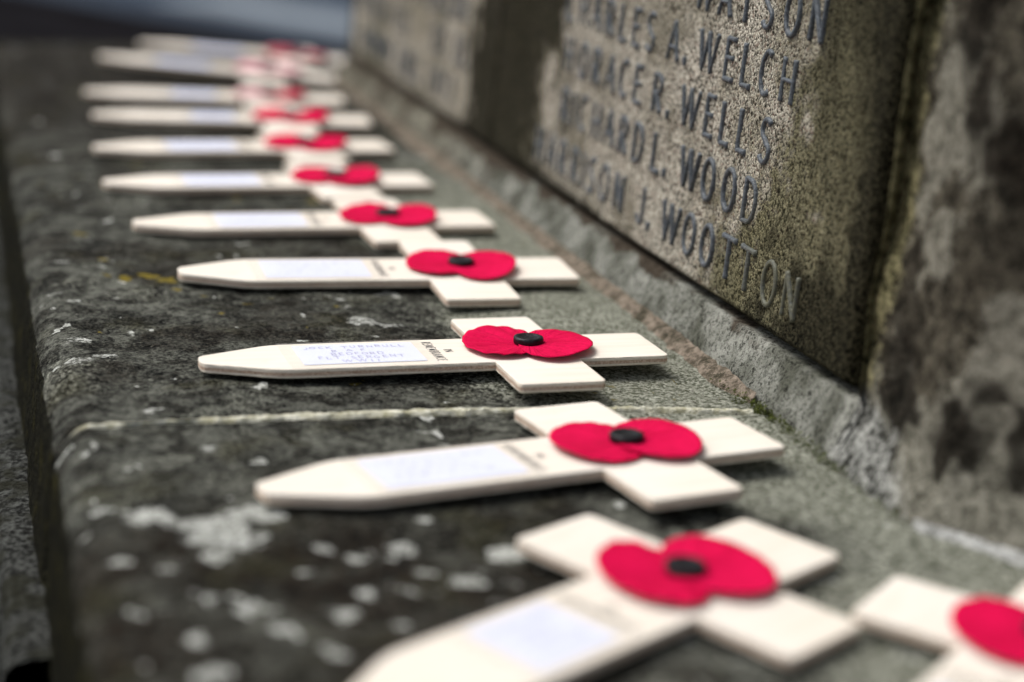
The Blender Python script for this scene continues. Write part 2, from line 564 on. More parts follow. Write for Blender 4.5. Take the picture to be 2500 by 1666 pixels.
def build_ledge(name, y0, y1, step, seed, joint_at=None):
    ys = np.arange(y0, y1 + step * .5, step)
    # profile from wall to front, over the nosing and down the face
    top = np.arange(.03, LX0 + LR, -step)
    a = np.linspace(0, math.pi / 2, 22)
    px = np.concatenate([top, LX0 + LR - LR * np.sin(a), np.linspace(LX0 - .0003, LX0 - .0032, 12)])
    pz = np.concatenate([np.zeros_like(top), -LR + LR * np.cos(a), np.linspace(-LR - .002, LZB - .004, 12)])
    nx = np.concatenate([np.zeros_like(top), -np.sin(a), np.full(12, -1.)])
    nz = np.concatenate([np.ones_like(top), np.cos(a), np.zeros(12)])
    s = np.concatenate([[0], np.cumsum(np.hypot(np.diff(px), np.diff(pz)))])
    Yg, Sg = np.meshgrid(ys, s, indexing='ij')
    X, Z = np.tile(px, (len(ys), 1)), np.tile(pz, (len(ys), 1))
    h = (fbm(Yg * 22, Sg * 22, 3, 1) - .75) * .0024 + (fbm(Yg * 120, Sg * 120, 3, 5) - .5) * .0009 + (vnoise(Yg * 520, Sg * 520, 9) - .5) * .00035
    wear = sstep(.185, .215, Sg) * (1 - sstep(.235, .26, Sg))
    h = h + wear * (fbm(Yg * 45, Sg * 45, 3, 21) - .62) * .003
    if joint_at is not None:
        jy = joint_y(X)
        dist = np.abs(Yg - jy)
        h = h - .0022 * np.exp(-(dist / .0022) ** 2)
        Yg2 = np.where(Yg == Yg[joint_at, 0], jy, Yg)
    else:
        Yg2 = Yg
    P = np.stack([X + nx * h, Yg2, Z + nz * h], -1)
    wob = (fbm(Yg * 14, X * 14, 4, 31) - .5)
    pale = sstep(-.075, -.018, X + wob * .09) * .85
    pale *= np.where(Yg < .50, .85, 1.0)
    pale += .30 * sstep(-.11, -.03, X + wob * .1) * (Yg > .5) + .22 * sstep(-.12, -.05, X + wob * .1) * (Yg <= .5)
    pale += .35 * sstep(.55, .72, fbm(Yg * 20, X * 20, 4, 77))
    pale *= 1 - .85 * sstep(.70, 1.0, Yg)
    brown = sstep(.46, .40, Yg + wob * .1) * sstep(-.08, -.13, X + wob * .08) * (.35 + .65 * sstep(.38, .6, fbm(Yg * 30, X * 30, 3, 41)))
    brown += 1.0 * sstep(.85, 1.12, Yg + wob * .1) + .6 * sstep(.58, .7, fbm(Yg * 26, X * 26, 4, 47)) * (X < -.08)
    li = np.zeros_like(X)
    dx = (fbm(Yg * 150, X * 150, 3, 51) - .5) * .010
    dy = (fbm(Yg * 150, X * 150, 3, 57) - .5) * .010
    for (cx, cy, rr) in WHITE:
        if cy < y0 - .02 or cy > y1 + .02:
            continue
        e = np.hypot((X + dx * min(1, rr / .004) - cx) / 1.15, Yg + dy * min(1, rr / .004) - cy)
        li = np.maximum(li, (1 - sstep(rr * .25, rr * .85, e)) * (.55 + .45 * ((cx * 7919 + cy * 104729) % 1)) * (.72 if cy > .5 else 1.0))
    li = np.maximum(li, sstep(.68, .80, fbm(Yg * 160, X * 160, 2, 63)) * sstep(.46, .38, Yg) * .36)
    li = np.maximum(li, sstep(.76, .80, vnoise(Yg * 300, X * 300, 65)) * sstep(.955, .96, vnoise(Yg * 90, X * 90, 67) + .12) * .9)
    ye = np.zeros_like(X)
    for (cx, cy, rr) in YELLOW:
        e = np.hypot(X + dx - cx, Yg + dy * .7 - cy)
        ye = np.maximum(ye, 1 - sstep(rr * .4, rr, e))
    ye = np.maximum(ye, sstep(.80, .84, vnoise(Yg * 260, X * 260, 81)) * sstep(.62, .7, fbm(Yg * 18, X * 18, 2, 83)) * .7 * (Yg > .5))
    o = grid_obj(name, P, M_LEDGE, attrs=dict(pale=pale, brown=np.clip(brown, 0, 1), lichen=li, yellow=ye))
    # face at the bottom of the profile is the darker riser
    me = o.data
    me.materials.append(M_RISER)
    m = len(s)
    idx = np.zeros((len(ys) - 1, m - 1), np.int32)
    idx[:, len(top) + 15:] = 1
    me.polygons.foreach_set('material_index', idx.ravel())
    return o


near = build_ledge('ledge_stone', -.25, JOINT, .0013, 3)
far = build_ledge('ledge_stone', JOINT, 1.345, .0013, 3)


def bend_joint(o):
    """bring the shared edge of the two ledge stones to the wavy joint line and sink it a little"""
    me = o.data
    co = np.empty(len(me.vertices) * 3, np.float32)
    me.vertices.foreach_get('co', co)
    co = co.reshape(-1, 3)
    w = np.clip(1 - np.abs(co[:, 1] - JOINT) / .02, 0, 1)
    co[:, 1] += w * (joint_y(co[:, 0]) - JOINT)
    dist = np.abs(co[:, 1] - joint_y(co[:, 0]))
    k2 = np.exp(-(dist / .0018) ** 2)
    co[:, 2] -= .0024 * k2 * (co[:, 2] > -.010)
    co[:, 0] += .0015 * k2 * (co[:, 0] < -.2125)
    me.vertices.foreach_set('co', co.ravel())
    me.update()


for o in (near, far):
    bend_joint(o)
    keep(o)
# the far end of the ledge and the part of it that turns behind the wall
e1 = box_obj('ledge_stone', (.0305, 1.16, -.05), (.5, 1.344, -.0012), M_LEDGE, bevel=.004)
keep(e1)
e2 = box_obj('ledge_end', (LX0 + .006, 1.3455, -.06), (.5, 1.356, -.014), M_RISER, bevel=.003)
keep(e2)

# pale mortar line in the joint
xs = np.arange(-.2120, -.004, .0009)
cross = np.linspace(-1, 1, 7)
Xg, Cg = np.meshgrid(xs, cross, indexing='ij')
wd = .0006 + .0015 * sstep(-.178, -.165, Xg) * (1 - .60 * sstep(-.12, -.07, Xg)) + .0007 * sstep(.4, .7, vnoise(Xg * 90, 0 * Xg, 3)) * (Xg < -.178)
wd = wd * (.45 + 1.1 * fbm(Xg * 300, Cg * 0 + 3, 3, 5))
Yj = joint_y(Xg) + Cg * wd + (vnoise(Xg * 330, Cg * 2, 8) - .5) * .0010
Zj = -.0020 + .0023 * np.sqrt(np.clip(1 - Cg ** 2, 0, 1)) + (vnoise(Xg * 700, Cg * 3, 11) - .5) * .0007
Zj -= np.where(Xg < LX0 + LR, LR - np.sqrt(np.clip(LR ** 2 - (LX0 + LR - Xg) ** 2, 0, None)), 0)
keep(grid_obj('joint_mortar', np.stack([Xg, Yj, Zj], -1), M_JOINT, flip=True))

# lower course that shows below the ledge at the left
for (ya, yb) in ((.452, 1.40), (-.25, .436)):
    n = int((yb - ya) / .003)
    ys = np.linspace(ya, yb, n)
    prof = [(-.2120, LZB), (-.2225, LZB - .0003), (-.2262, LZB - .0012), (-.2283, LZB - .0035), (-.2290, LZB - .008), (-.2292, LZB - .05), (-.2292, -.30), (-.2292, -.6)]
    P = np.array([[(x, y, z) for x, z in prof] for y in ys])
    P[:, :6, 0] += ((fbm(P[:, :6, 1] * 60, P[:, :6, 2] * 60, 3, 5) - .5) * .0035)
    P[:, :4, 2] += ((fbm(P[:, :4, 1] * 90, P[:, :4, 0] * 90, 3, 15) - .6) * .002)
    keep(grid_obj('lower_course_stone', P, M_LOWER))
keep(box_obj('foundation_core', (-.2140, -.25, -.6), (.5, 1.34, LZB - .004), M_CORE))

# bedding mortar fillet along the foot of the wall
ys = np.arange(.507, 1.19, .0011)
cs = np.linspace(0, 1, 9)
Yg, Cg = np.meshgrid(ys, cs, indexing='ij')
rag = (fbm(Yg * 130, Cg * 0, 3, 3) - .5)
tap = .35 + .65 * sstep(.505, .535, Yg)
Xm = (-.0044 + .0026 * rag) * tap + Cg * (.0062 - .0026 * rag) * tap
Zm = -.0012 + .0040 * np.sin(Cg * 1.25) + (fbm(Yg * 260, Cg * 3, 3, 9) - .5) * .0014 * (Cg > .01)
keep(grid_obj('bedding_mortar', np.stack([Xm, Yg, Zm], -1), M_BED, flip=True))

# plinth (sloping course under the slab) and pier, both with the wall's batter
TB = math.tan(R(2.7))
PX, PZ = .008, .0158


def plinth():
    ys = np.arange(.4545, 1.1925, .0011)
    ss = np.concatenate([np.linspace(0, 1, 22), [1.12, 1.3, 1.6, 2.0]])
    Yg, Sg = np.meshgrid(ys, ss, indexing='ij')
    sl = np.clip(Sg, 0, 1)
    X = PX * sl + np.clip(Sg - 1, 0, 1) * .016
    Z = PZ * sl - .004 * (1 - sl) ** 6
    rough = (fbm(Yg * 70, Sg * 2, 3, 4) - .5) * .0010 + (fbm(Yg * 300, Sg * 8, 3, 7) - .5) * .0007
    X = X - rough * .8
    Z = Z + rough * .5
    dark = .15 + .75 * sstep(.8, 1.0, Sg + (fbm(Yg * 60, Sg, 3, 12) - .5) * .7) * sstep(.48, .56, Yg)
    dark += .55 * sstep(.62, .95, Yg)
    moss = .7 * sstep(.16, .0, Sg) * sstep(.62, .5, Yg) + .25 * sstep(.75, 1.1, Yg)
    tan = .28 + .5 * sstep(.62, .8, Yg) * sstep(1.2, .9, Yg) * 0 + .45 * sstep(.75, 1.0, Yg)
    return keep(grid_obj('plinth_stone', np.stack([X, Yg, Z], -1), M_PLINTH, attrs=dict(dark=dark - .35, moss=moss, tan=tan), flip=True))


plinth()


def pier():
    base = [(.0300, .4606), (.0150, .4605), (.0045, .4604), (.0012, .4599), (.0001, .4584), (-.0004, .435), (-.0008, .425), (0, .4085), (.0025, .4005), (.0080, .3925), (.0172, .3765), (.034, .346), (.058, .306), (.09, .26), (.13, .20), (.2, .10), (.32, -.06)]
    # resample
    pts = [np.array(base[0])]
    for a, b in zip(base[:-1], base[1:]):
        a, b = np.array(a), np.array(b)
        L = np.linalg.norm(b - a)
        k = max(1, int(L / .0016)) if b[1] > .2 else 12
        for i in range(1, k + 1):
            pts.append(a + (b - a) * i / k)
    pts = np.array(pts)
    for _ in range(3):
        pts[1:-1] = (pts[:-2] + 2 * pts[1:-1] + pts[2:]) / 4
    tang = np.gradient(pts, axis=0)
    tang /= np.linalg.norm(tang, axis=1)[:, None] + 1e-9
    inn = np.stack([-tang[:, 1], tang[:, 0]], 1)         # into the wall
    s = np.concatenate([[0], np.cumsum(np.linalg.norm(np.diff(pts, axis=0), axis=1))])
    zz = np.concatenate([np.arange(-.004, .24, .0016), [.3, .5, .8, 1.2]])
    P = np.zeros((len(pts), len(zz), 3))
    Sg, Zg = np.meshgrid(s, zz, indexing='ij')
    Z01 = np.clip(Zg / PZ, 0, 1)
    ins = PX * (1 - (1 - Z01) ** 1.3) + np.clip(Zg - PZ, 0, None) * TB
    edge = sstep(.030, .012, Sg)                       # near the joint the arris is chamfered, so do not shift it twice
    rough = (fbm(Sg * 45, Zg * 45, 4, 14) - .5) * .0042 + (fbm(Sg * 260, Zg * 260, 3, 17) - .5) * .0013
    ins = ins + rough * (Zg > .001)
    ix = inn[:, None, 0] * (1 - edge) + 1.0 * edge
    iy = inn[:, None, 1] * (1 - edge)
    P[..., 0] = pts[:, None, 0] + ix * ins
    P[..., 1] = pts[:, None, 1] + iy * ins
    # below the slab the arris is not chamfered: the foot runs on into the plinth
    foot = sstep(PZ + .006, PZ - .001, Zg) * sstep(.0315, .026, Sg)
    sq = np.minimum(Sg, .030)
    fx = np.where(Sg < .022, (1 - Sg / .022) * .03, 0) + ins
    fy = .4552 - np.clip(Sg - .022, 0, None) * .9
    P[..., 0] = P[..., 0] * (1 - foot) + fx * foot
    P[..., 1] = P[..., 1] * (1 - foot) + fy * foot
    P[..., 2] = Zg
    low = sstep(.055, .004, Zg + (fbm(Sg * 40, Zg * 40, 3, 23) - .5) * .045)
    plin = sstep(.105, .05, Sg + Zg * 1.5) * sstep(.030, .012, Zg + (fbm(Sg * 60, Zg * 60, 3, 33) - .5) * .016)
    moss = .85 * sstep(.054, .036, Sg + (fbm(Sg * 50, Zg * 50, 3, 91) - .5) * .012) * sstep(.008, .03, Zg) + .3 * sstep(.006, 0, Zg)
    qy = P[..., 1] + (fbm(Sg * 70, Zg * 70, 4, 95) - .5) * .028
    qz = Zg + (fbm(Sg * 70 + 9, Zg * 70, 4, 97) - .5) * .034
    blob = lambda L: np.max([1 - sstep(.45, 1.0, np.hypot((qy - a) / ra, (qz - b) / rb)) for a, b, ra, rb in L], axis=0)
    blot = blob([(.436, .048, .012, .030), (.432, .022, .012, .012), (.404, .020, .013, .010), (.373, .024, .018, .012), (.396, .033, .012, .010),
                 (.420, .125, .014, .025), (.404, .100, .012, .018), (.385, .115, .012, .02), (.445, .10, .006, .02)])
    pal = blob([(.386, .052, .016, .022), (.436, .093, .010, .018), (.418, .072, .010, .014), (.43, .009, .014, .010), (.41, .006, .02, .008), (.36, .06, .02, .02)])
    return keep(grid_obj('pier_stone', P, M_PIER, attrs=dict(blot=blot, pal=pal, foot=low * .26 - .03, moss=moss, plin=plin)))


pier()
fp = np.array([(.0000, .4040), (.0018, .3995), (.0052, .3955), (.0105, .3880), (.0170, .3765), (.034, .346), (.058, .306), (.09, .26)])
ft = np.linspace(0, len(fp) - 1, 150)
fx_, fy_ = np.interp(ft, range(len(fp)), fp[:, 0]), np.interp(ft, range(len(fp)), fp[:, 1])
cs = np.linspace(0, 1, 7)
wv = (.0010 + .0014 * vnoise(ft * 4, ft * 0, 3)) * sstep(0, .8, ft)
Pf = np.zeros((150, 7, 3))
for k_, c_ in enumerate(cs):
    Pf[:, k_, 0] = fx_ - wv * (1 - c_) * .9 + .0012 * c_
    Pf[:, k_, 1] = fy_ - wv * (1 - c_) * .5
    Pf[:, k_, 2] = -.0012 + .0024 * math.sin(c_ * 1.4) + (vnoise(ft * 9, ft * 0 + k_, 5) - .5) * .0006
keep(grid_obj('pale_mortar_fillet', Pf, M_FILLET, flip=True))
SX, SZ = .0078, .0182         # slab face foot


def slab(y0, y1, step, seed, ztop):
    ys = np.arange(y0, y1 + step / 2, step)
    zs = np.concatenate([np.arange(SZ, ztop, step)])
    rnd = .0028
    Yg, Zg = np.meshgrid(ys, zs, indexing='ij')
    g1 = fbm(Yg * 560, Zg * 560, 3, seed, .6)
    h = (g1 - .5) * .0006 + (fbm(Yg * 40, Zg * 40, 3, seed + 7) - .5) * .0007
    de = np.minimum(np.minimum(Yg - y0, y1 - Yg), Zg - SZ)
    h = h - rnd * (1 - np.clip(de / rnd, 0, 1)) ** 2 * 1.0
    X = SX + (Zg - SZ) * TB - h
    # close the edges: walk back into the wall
    P = np.stack([X, Yg, Zg], -1)
    w = (fbm(Yg * 45, Zg * 30, 5, seed + 11, .6) - .5) * 1.5 + (fbm(Yg * 190, Zg * 190, 3, seed + 19) - .5) * .9
    w2 = (fbm(Yg * 14, Zg * 14, 3, seed + 15) - .5)
    if seed == 1:
        moss = .85 * sstep(.60, .50, Yg + .9 * (Zg - .03) + w * .06) * (1 - sstep(.10, .125, Zg)) + .55 * sstep(.545, .48, Yg + w * .05)
        moss += .30 * sstep(.65, .54, Yg + .35 * (Zg - .03) + w * .08)
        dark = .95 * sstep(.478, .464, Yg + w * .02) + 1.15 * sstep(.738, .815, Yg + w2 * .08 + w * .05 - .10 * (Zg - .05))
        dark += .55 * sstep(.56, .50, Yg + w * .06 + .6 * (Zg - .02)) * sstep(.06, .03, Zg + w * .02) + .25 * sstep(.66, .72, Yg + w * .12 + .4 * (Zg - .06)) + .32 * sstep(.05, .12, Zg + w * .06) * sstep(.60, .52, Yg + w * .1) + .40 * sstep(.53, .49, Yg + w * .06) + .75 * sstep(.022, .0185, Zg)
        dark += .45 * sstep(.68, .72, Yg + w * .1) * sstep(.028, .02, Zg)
        moss += .5 * sstep(.74, .78, Yg + w * .08)
    else:
        moss = .30 + .5 * w
        dark = .15 + 1.0 * sstep(.900, .872, Yg + w * .05) + .9 * sstep(1.16, 1.18, Yg + w * .03) + .7 * sstep(.024, .019, Zg)
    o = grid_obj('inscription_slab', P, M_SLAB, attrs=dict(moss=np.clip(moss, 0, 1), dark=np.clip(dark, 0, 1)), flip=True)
    # thickness: extend boundary inwards
    bm = bmesh.new()
    bm.from_mesh(o.data)
    be = [e for e in bm.edges if e.is_boundary]
    ret = bmesh.ops.extrude_edge_only(bm, edges=be)
    for v in [x for x in ret['geom'] if isinstance(x, bmesh.types.BMVert)]:
        v.co.x += .030
    bm.to_mesh(o.data)
    bm.free()
    return keep(o)


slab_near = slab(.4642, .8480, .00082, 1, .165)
slab_far = slab(.8500, 1.1880, .0016, 2, .165)
# upper courses and the body of the wall behind the slabs
keep(box_obj('wall_core', (.030, .4560, .0), (.45, 1.186, 1.15), M_CORE, bevel=.004))
keep(box_obj('upper_course_stone', (.0170, .4605, .1670), (.08, 1.188, .60), M_SLAB, bevel=.003))
keep(box_obj('upper_course_stone', (.0210, .4605, .6030), (.08, 1.188, 1.15), M_SLAB, bevel=.003))

# ------------------------------------------------------------------ lettering (strokes in a unit box)
def arc(cx, cy, rx, ry, a0, a1, n=14):
    return [(cx + rx * math.cos(R(a)), cy + ry * math.sin(R(a))) for a in np.linspace(a0, a1, n)]


# stroke: (points, start width, end width, flare)
G = {
    'A': (.78, [([(.04, 0), (.5, 1)], .75, .95, 1), ([(.5, 1), (.97, 0)], 1.05, 1.25, 1), ([(.22, .34), (.8, .34)], .7, .7, 0)]),
    'C': (.66, [(arc(.52, .5, .46, .5, 55, 305, 22), .95, .95, 1)]),
    'D': (.78, [([(.12, 0), (.12, 1)], 1.1, 1.1, 0), ([(.12, 1), (.42, .995)] + arc(.42, .5, .50, .495, 84, -84, 16) + [(.42, .005), (.12, 0)], .9, .9, 0)]),
    'E': (.62, [([(.14, 0), (.14, 1)], 1.1, 1.1, 0), ([(.14, .985), (.90, .985)], .85, .85, 1), ([(.14, .53), (.78, .53)], .8, .8, 1), ([(.14, .015), (.94, .015)], .85, .95, 1)]),
    'H': (.74, [([(.12, 0), (.12, 1)], 1.1, 1.1, 1), ([(.88, 0), (.88, 1)], 1.1, 1.1, 1), ([(.12, .5), (.88, .5)], .8, .8, 0)]),
    'I': (.2, [([(.5, 0), (.5, 1)], 1.15, 1.15, 1)]),
    'J': (.5, [([(.82, 1), (.82, .24)] + arc(.46, .24, .36, .23, 0, -180, 12), 1.1, .9, 1)]),
    'L': (.60, [([(.14, 1), (.14, 0)], 1.15, 1.15, 1), ([(.14, .015), (.94, .015)], .85, 1.1, 1)]),
    'N': (.74, [([(.10, 0), (.10, 1)], .75, .85, 1), ([(.10, 1), (.90, 0)], 1.25, 1.0, 0), ([(.90, 0), (.90, 1)], .8, .8, 1)]),
    'O': (.78, [(arc(.5, .5, .43, .5, 90, 450, 30), 1.0, 1.0, 0)]),
    'R': (.68, [([(.14, 0), (.14, 1)], 1.1, 1.1, 1), ([(.14, .985), (.45, .985)] + arc(.45, .745, .42, .24, 90, -90, 12) + [(.14, .505)], .85, .85, 0), ([(.42, .5), (.92, 0)], 1.0, 1.1, 1)]),
    'S': (.62, [(arc(.5, .755, .36, .245, 35, 210, 12) + [(.36, .56), (.62, .44)] + arc(.5, .25, .40, .25, 25, -150, 13), .95, .95, 1)]),
    'T': (.84, [([(.5, 0), (.5, 1)], 1.05, 1.05, 1), ([(.03, .985), (.97, .985)], .85, .95, 1)]),
    'W': (1.22, [([(.02, 1), (.27, 0)], 1.35, .7, 0), ([(.27, 0), (.49, 1)], .65, .75, 0), ([(.49, 1), (.72, 0)], 1.35, .7, 0), ([(.72, 0), (.98, 1)], .65, .8, 1)]),
    'B': (.68, [([(.14, 0), (.14, 1)], 1, 1, 0), ([(.14, 1), (.45, 1)] + arc(.45, .76, .38, .24, 90, -90, 9) + [(.14, .52)], .9, .9, 0), ([(.14, .52), (.48, .52)] + arc(.48, .26, .42, .26, 90, -90, 9) + [(.14, 0)], .9, .9, 0)]),
    'F': (.6, [([(.14, 0), (.14, 1)], 1, 1, 0), ([(.14, .98), (.92, .98)], .9, .9, 0), ([(.14, .53), (.78, .53)], .9, .9, 0)]),
    'G': (.7, [(arc(.52, .5, .46, .5, 55, 350, 22) + [(.95, .45), (.6, .45)], .9, .9, 0)]),
    'K': (.68, [([(.14, 0), (.14, 1)], 1, 1, 0), ([(.9, 1), (.16, .45)], .9, .9, 0), ([(.35, .58), (.92, 0)], .9, .9, 0)]),
    'M': (.9, [([(.08, 0), (.12, 1), (.5, .15), (.88, 1), (.92, 0)], .9, .9, 0)]),
    'U': (.7, [([(.12, 1), (.12, .3)] + arc(.5, .3, .38, .3, 180, 360, 12) + [(.88, 1)], .9, .9, 0)]),
    '.': (.18, [([(.40, .20), (.45, .12), (.60, -.03)], 1.9, 1.1, 0)]),
}


def stroke_mesh(strokes, W, H, wt, relief, prof):
    """strokes of one letter -> verts (s, t, h), faces; prof = [(across, height)]"""
    V, F = [], []
    for si, (pts, w0, w1, flare) in enumerate(strokes):
        p = np.array(pts, float) * np.array([W, H])
        seg = np.linalg.norm(np.diff(p, axis=0), axis=1)
        L = np.concatenate([[0], np.cumsum(seg)])
        tot = L[-1]
        n = max(6, len(p), int(tot / (wt * .55)))
        closed = np.linalg.norm(p[0] - p[-1]) < wt * .1 and len(p) > 5
        u = np.linspace(0, tot, n)
        q = np.stack([np.interp(u, L, p[:, 0]), np.interp(u, L, p[:, 1])], 1)
        t = np.gradient(q, axis=0)
        if closed:
            t[0] = t[-1] = (q[1] - q[-2])
        t /= np.linalg.norm(t, axis=1)[:, None] + 1e-12
        nn = np.stack([-t[:, 1], t[:, 0]], 1)
        w = wt * (w0 + (w1 - w0) * u / tot)
        if flare:
            e = np.minimum(u, tot - u) / wt
            w = w * (1 + .32 * np.exp(-(e / .7) ** 2))
        w = w * (1 + (np.array([random.random() for _ in range(n)]) - .5) * .10)
        rel = relief * (1 + .05 * (si % 4)) * (1 + .1 * random.random())
        b = len(V)
        m = len(prof)
        for i in range(n):
            for (a, hh) in prof:
                s2 = q[i] + nn[i] * a * w[i] * .5
                V.append((s2[0], s2[1], hh * rel))
        for i in range(n - 1):
            for j in range(m - 1):
                F.append((b + i * m + j, b + (i + 1) * m + j, b + (i + 1) * m + j + 1, b + i * m + j + 1))
        if not closed:
            F.append(tuple(b + j for j in range(m)))
            F.append(tuple(b + (n - 1) * m + j for j in reversed(range(m))))
    return V, F


ROUND = [(-1.08, -1.6), (-.98, .25), (-.72, .78), (-.3, 1.0), (.3, 1.0), (.72, .78), (.98, .25), (1.08, -1.6)]
FLAT = [(-1, 0), (1, 0)]
LINES = [
    (.1113, 'WATSON', [.606, .587, .5698, .5525, .5337, .516]),
    (.0908, 'CHARLESA.WELCH', [.7485, .7310, .7150, .6990, .6825, .6675, .6525, .6287, .6168, .596, .5768, .5622, .5470, .5301]),
    (.0700, 'HORACER.WELLS', [.7430, .7245, .7075, .6905, .6745, .6590, .6380, .6266, .6055, .5872, .5733, .5580, .5405]),
    (.0491, 'RICHARDL.WOOD', [.7410, .7290, .7170, .7000, .6840, .6680, .6515, .6315, .6220, .5990, .5812, .5632, .5455]),
    (.0274, 'HARRISONJ.WOOTTON', [.7690, .7520, .7360, .7200, .7085, .6975, .6820, .6650, .6400, .6312, .6095, .5915, .5748, .5567, .5405, .5222, .5060]),
]
CAP = .0139


def put_letter(ch, yc, zb, parent, cap=CAP, wt=.00175):
    wid, st = G[ch]
    W = wid * cap
    V, F = stroke_mesh(st, W, cap, wt, .00065, ROUND)
    co = []
    for (s, t, h) in V:
        z = zb + t
        co.append((SX + (z - SZ) * TB - .0004 - h, yc + W / 2 - s, z))
    o = mesh_obj('letter', co, F, M_LEAD, smooth=True)
    bm = bmesh.new(); bm.from_mesh(o.data); bmesh.ops.recalc_face_normals(bm, faces=bm.faces); bm.to_mesh(o.data); bm.free()
    o.parent = parent
    o.matrix_parent_inverse = Matrix.Identity(4)
    return o


for zb, txt, ys in LINES:
    for ch, y in zip(txt, ys):
        put_letter(ch, y + random.uniform(-.0003, .0003), zb + random.uniform(-.0002, .0002), slab_near)
# the far slab's rows: only blurred upright strokes can be made out
for zb in (.0274, .0491, .0700, .0908, .1113, .1320):
    y = 1.150 - random.uniform(0, .03)
    while y > .900 + random.uniform(0, .02):
        if random.random() < .84:
            put_letter(random.choice('IHIELN'), y, zb, slab_far)
        y -= random.uniform(.0135, .0185)

# ------------------------------------------------------------------ moss in the crease
mv, mf = [], []
for i in range(1500):
    y = random.choice([random.gauss(.498, .007), random.uniform(.40, .53), random.uniform(.44, .51)])
    x = -.0015 + random.gauss(0, .0012) - (.004 * random.random() if y > .505 else 0)
    c = Vector((x, y, random.uniform(-.001, .0016)))
    s = random.uniform(.0004, .0010)
    a = random.uniform(0, 6.28)
    dd = Vector((math.cos(a), math.sin(a), random.uniform(.2, 1.3))).normalized() * s
    side = Vector((-math.sin(a), math.cos(a), 0)) * s * .4
    b = len(mv)
    mv += [c - side, c + side, c + dd]
    mf.append((b, b + 1, b + 2))
keep(tag(mesh_obj('moss', mv, mf, M_MOSS), kind='stuff'))

# crumbs of grit lying on the ledge
gv, gf = [], []
for i in range(420):
    y = random.uniform(.30, .95)
    x = -.004 - abs(random.gauss(0, .02)) if random.random() < .6 else random.uniform(-.20, -.01)
    r_ = random.uniform(.00018, .00055) * (1.5 if random.random() < .1 else 1)
    b = len(gv)
    for dx_, dy_, dz_ in ((1, 0, 0), (-.5, .87, 0), (-.5, -.87, 0), (.1, .1, .9), (0, 0, -.6)):
        k_ = random.uniform(.6, 1.3)
        gv.append((x + dx_ * r_ * k_, y + dy_ * r_ * k_, -.0004 + r_ * .4 + dz_ * r_ * k_))
    gf += [(b, b + 1, b + 3), (b + 1, b + 2, b + 3), (b + 2, b, b + 3), (b + 1, b, b + 4), (b + 2, b + 1, b + 4), (b, b + 2, b + 4)]
M_GRIT = mat_mortar('stone_grit', (.10, .095, .08), (.42, .40, .35), (.03, .025, .02), 120, .6)
keep(tag(mesh_obj('grit', gv, gf, M_GRIT), kind='stuff'))

# ------------------------------------------------------------------ poppy crosses
BW, BA, BS, A0, TP, BL, TH = .0292, .0280, .0402, .0912, .0240, .150, .0030


def outline():
    raw = [(0.0003, .0042, .0024), (TP, BW / 2, .005), (A0, BW / 2, .0004), (A0, BS, .0022), (A0 + BA, BS, .0022), (A0 + BA, BW / 2, .0004),
           (BL, BW / 2, .0022)]
    raw = raw + [(u, -v, r) for u, v, r in reversed(raw)]
    pts = []
    n = len(raw)
    for i in range(n):
        p, a, b = np.array(raw[i][:2]), np.array(raw[i - 1][:2]), np.array(raw[(i + 1) % n][:2])
        r = raw[i][2]
        d1, d2 = (a - p) / np.linalg.norm(a - p), (b - p) / np.linalg.norm(b - p)
        r = min(r, .45 * np.linalg.norm(a - p), .45 * np.linalg.norm(b - p))
        for t in np.linspace(0, 1, 7):
            pts.append((1 - t) ** 2 * (p + d1 * r) + 2 * t * (1 - t) * p + t * t * (p + d2 * r))
    out = []
    n = len(pts)
    for i in range(n):
        a, b = pts[i], pts[(i + 1) % n]
        k = max(1, int(np.linalg.norm(b - a) / .002))
        for j in range(k):
            out.append(a + (b - a) * j / k)
    return np.array(out)[::-1]


OUT = outline()


def board_mesh(seed):
    rs = np.random.RandomState(seed)
    n = len(OUT)
    t = np.roll(OUT, -1, 0) - np.roll(OUT, 1, 0)
    t /= np.linalg.norm(t, axis=1)[:, None]
    nr = np.stack([t[:, 1], -t[:, 0]], 1)
    if np.mean((OUT - OUT.mean(0)) * nr) < 0:
        nr = -nr
    rings = [(-.00035, 0.0), (-.00008, -.00012), (0, -.00045), (0, -.0012), (0, -.0020), (-.00005, -.0027), (-.0003, -.0030)]
    V = []
    for k, (off, z) in enumerate(rings):
        jit = (rs.rand(n) - .5) * (.00018 if 2 <= k <= 5 else .00004)
        jz = (rs.rand(n) - .5) * (.00012 if k >= 4 else 0)
        for i in range(n):
            p = OUT[i] + nr[i] * (off + jit[i])
            V.append((p[0], p[1], z + jz[i]))
    F, mi = [], []
    F.append(tuple(range(n)))
    mi.append(0)
    for k in range(len(rings) - 1):
        for i in range(n):
            F.append((k * n + i, (k + 1) * n + i, (k + 1) * n + (i + 1) % n, k * n + (i + 1) % n))
            mi.append(0 if k == 0 else 1)
    b = (len(rings) - 1) * n
    F.append(tuple(b + i for i in reversed(range(n))))
    mi.append(1)
    me = bpy.data.meshes.new('board')
    me.from_pydata(V, [], F)
    me.materials.append(M_WOOD)
    me.materials.append(M_PLY)
    me.polygons.foreach_set('material_index', mi)
    bm = bmesh.new(); bm.from_mesh(me); bmesh.ops.recalc_face_normals(bm, faces=bm.faces); bm.to_mesh(me); bm.free()
    me.update()
    return me


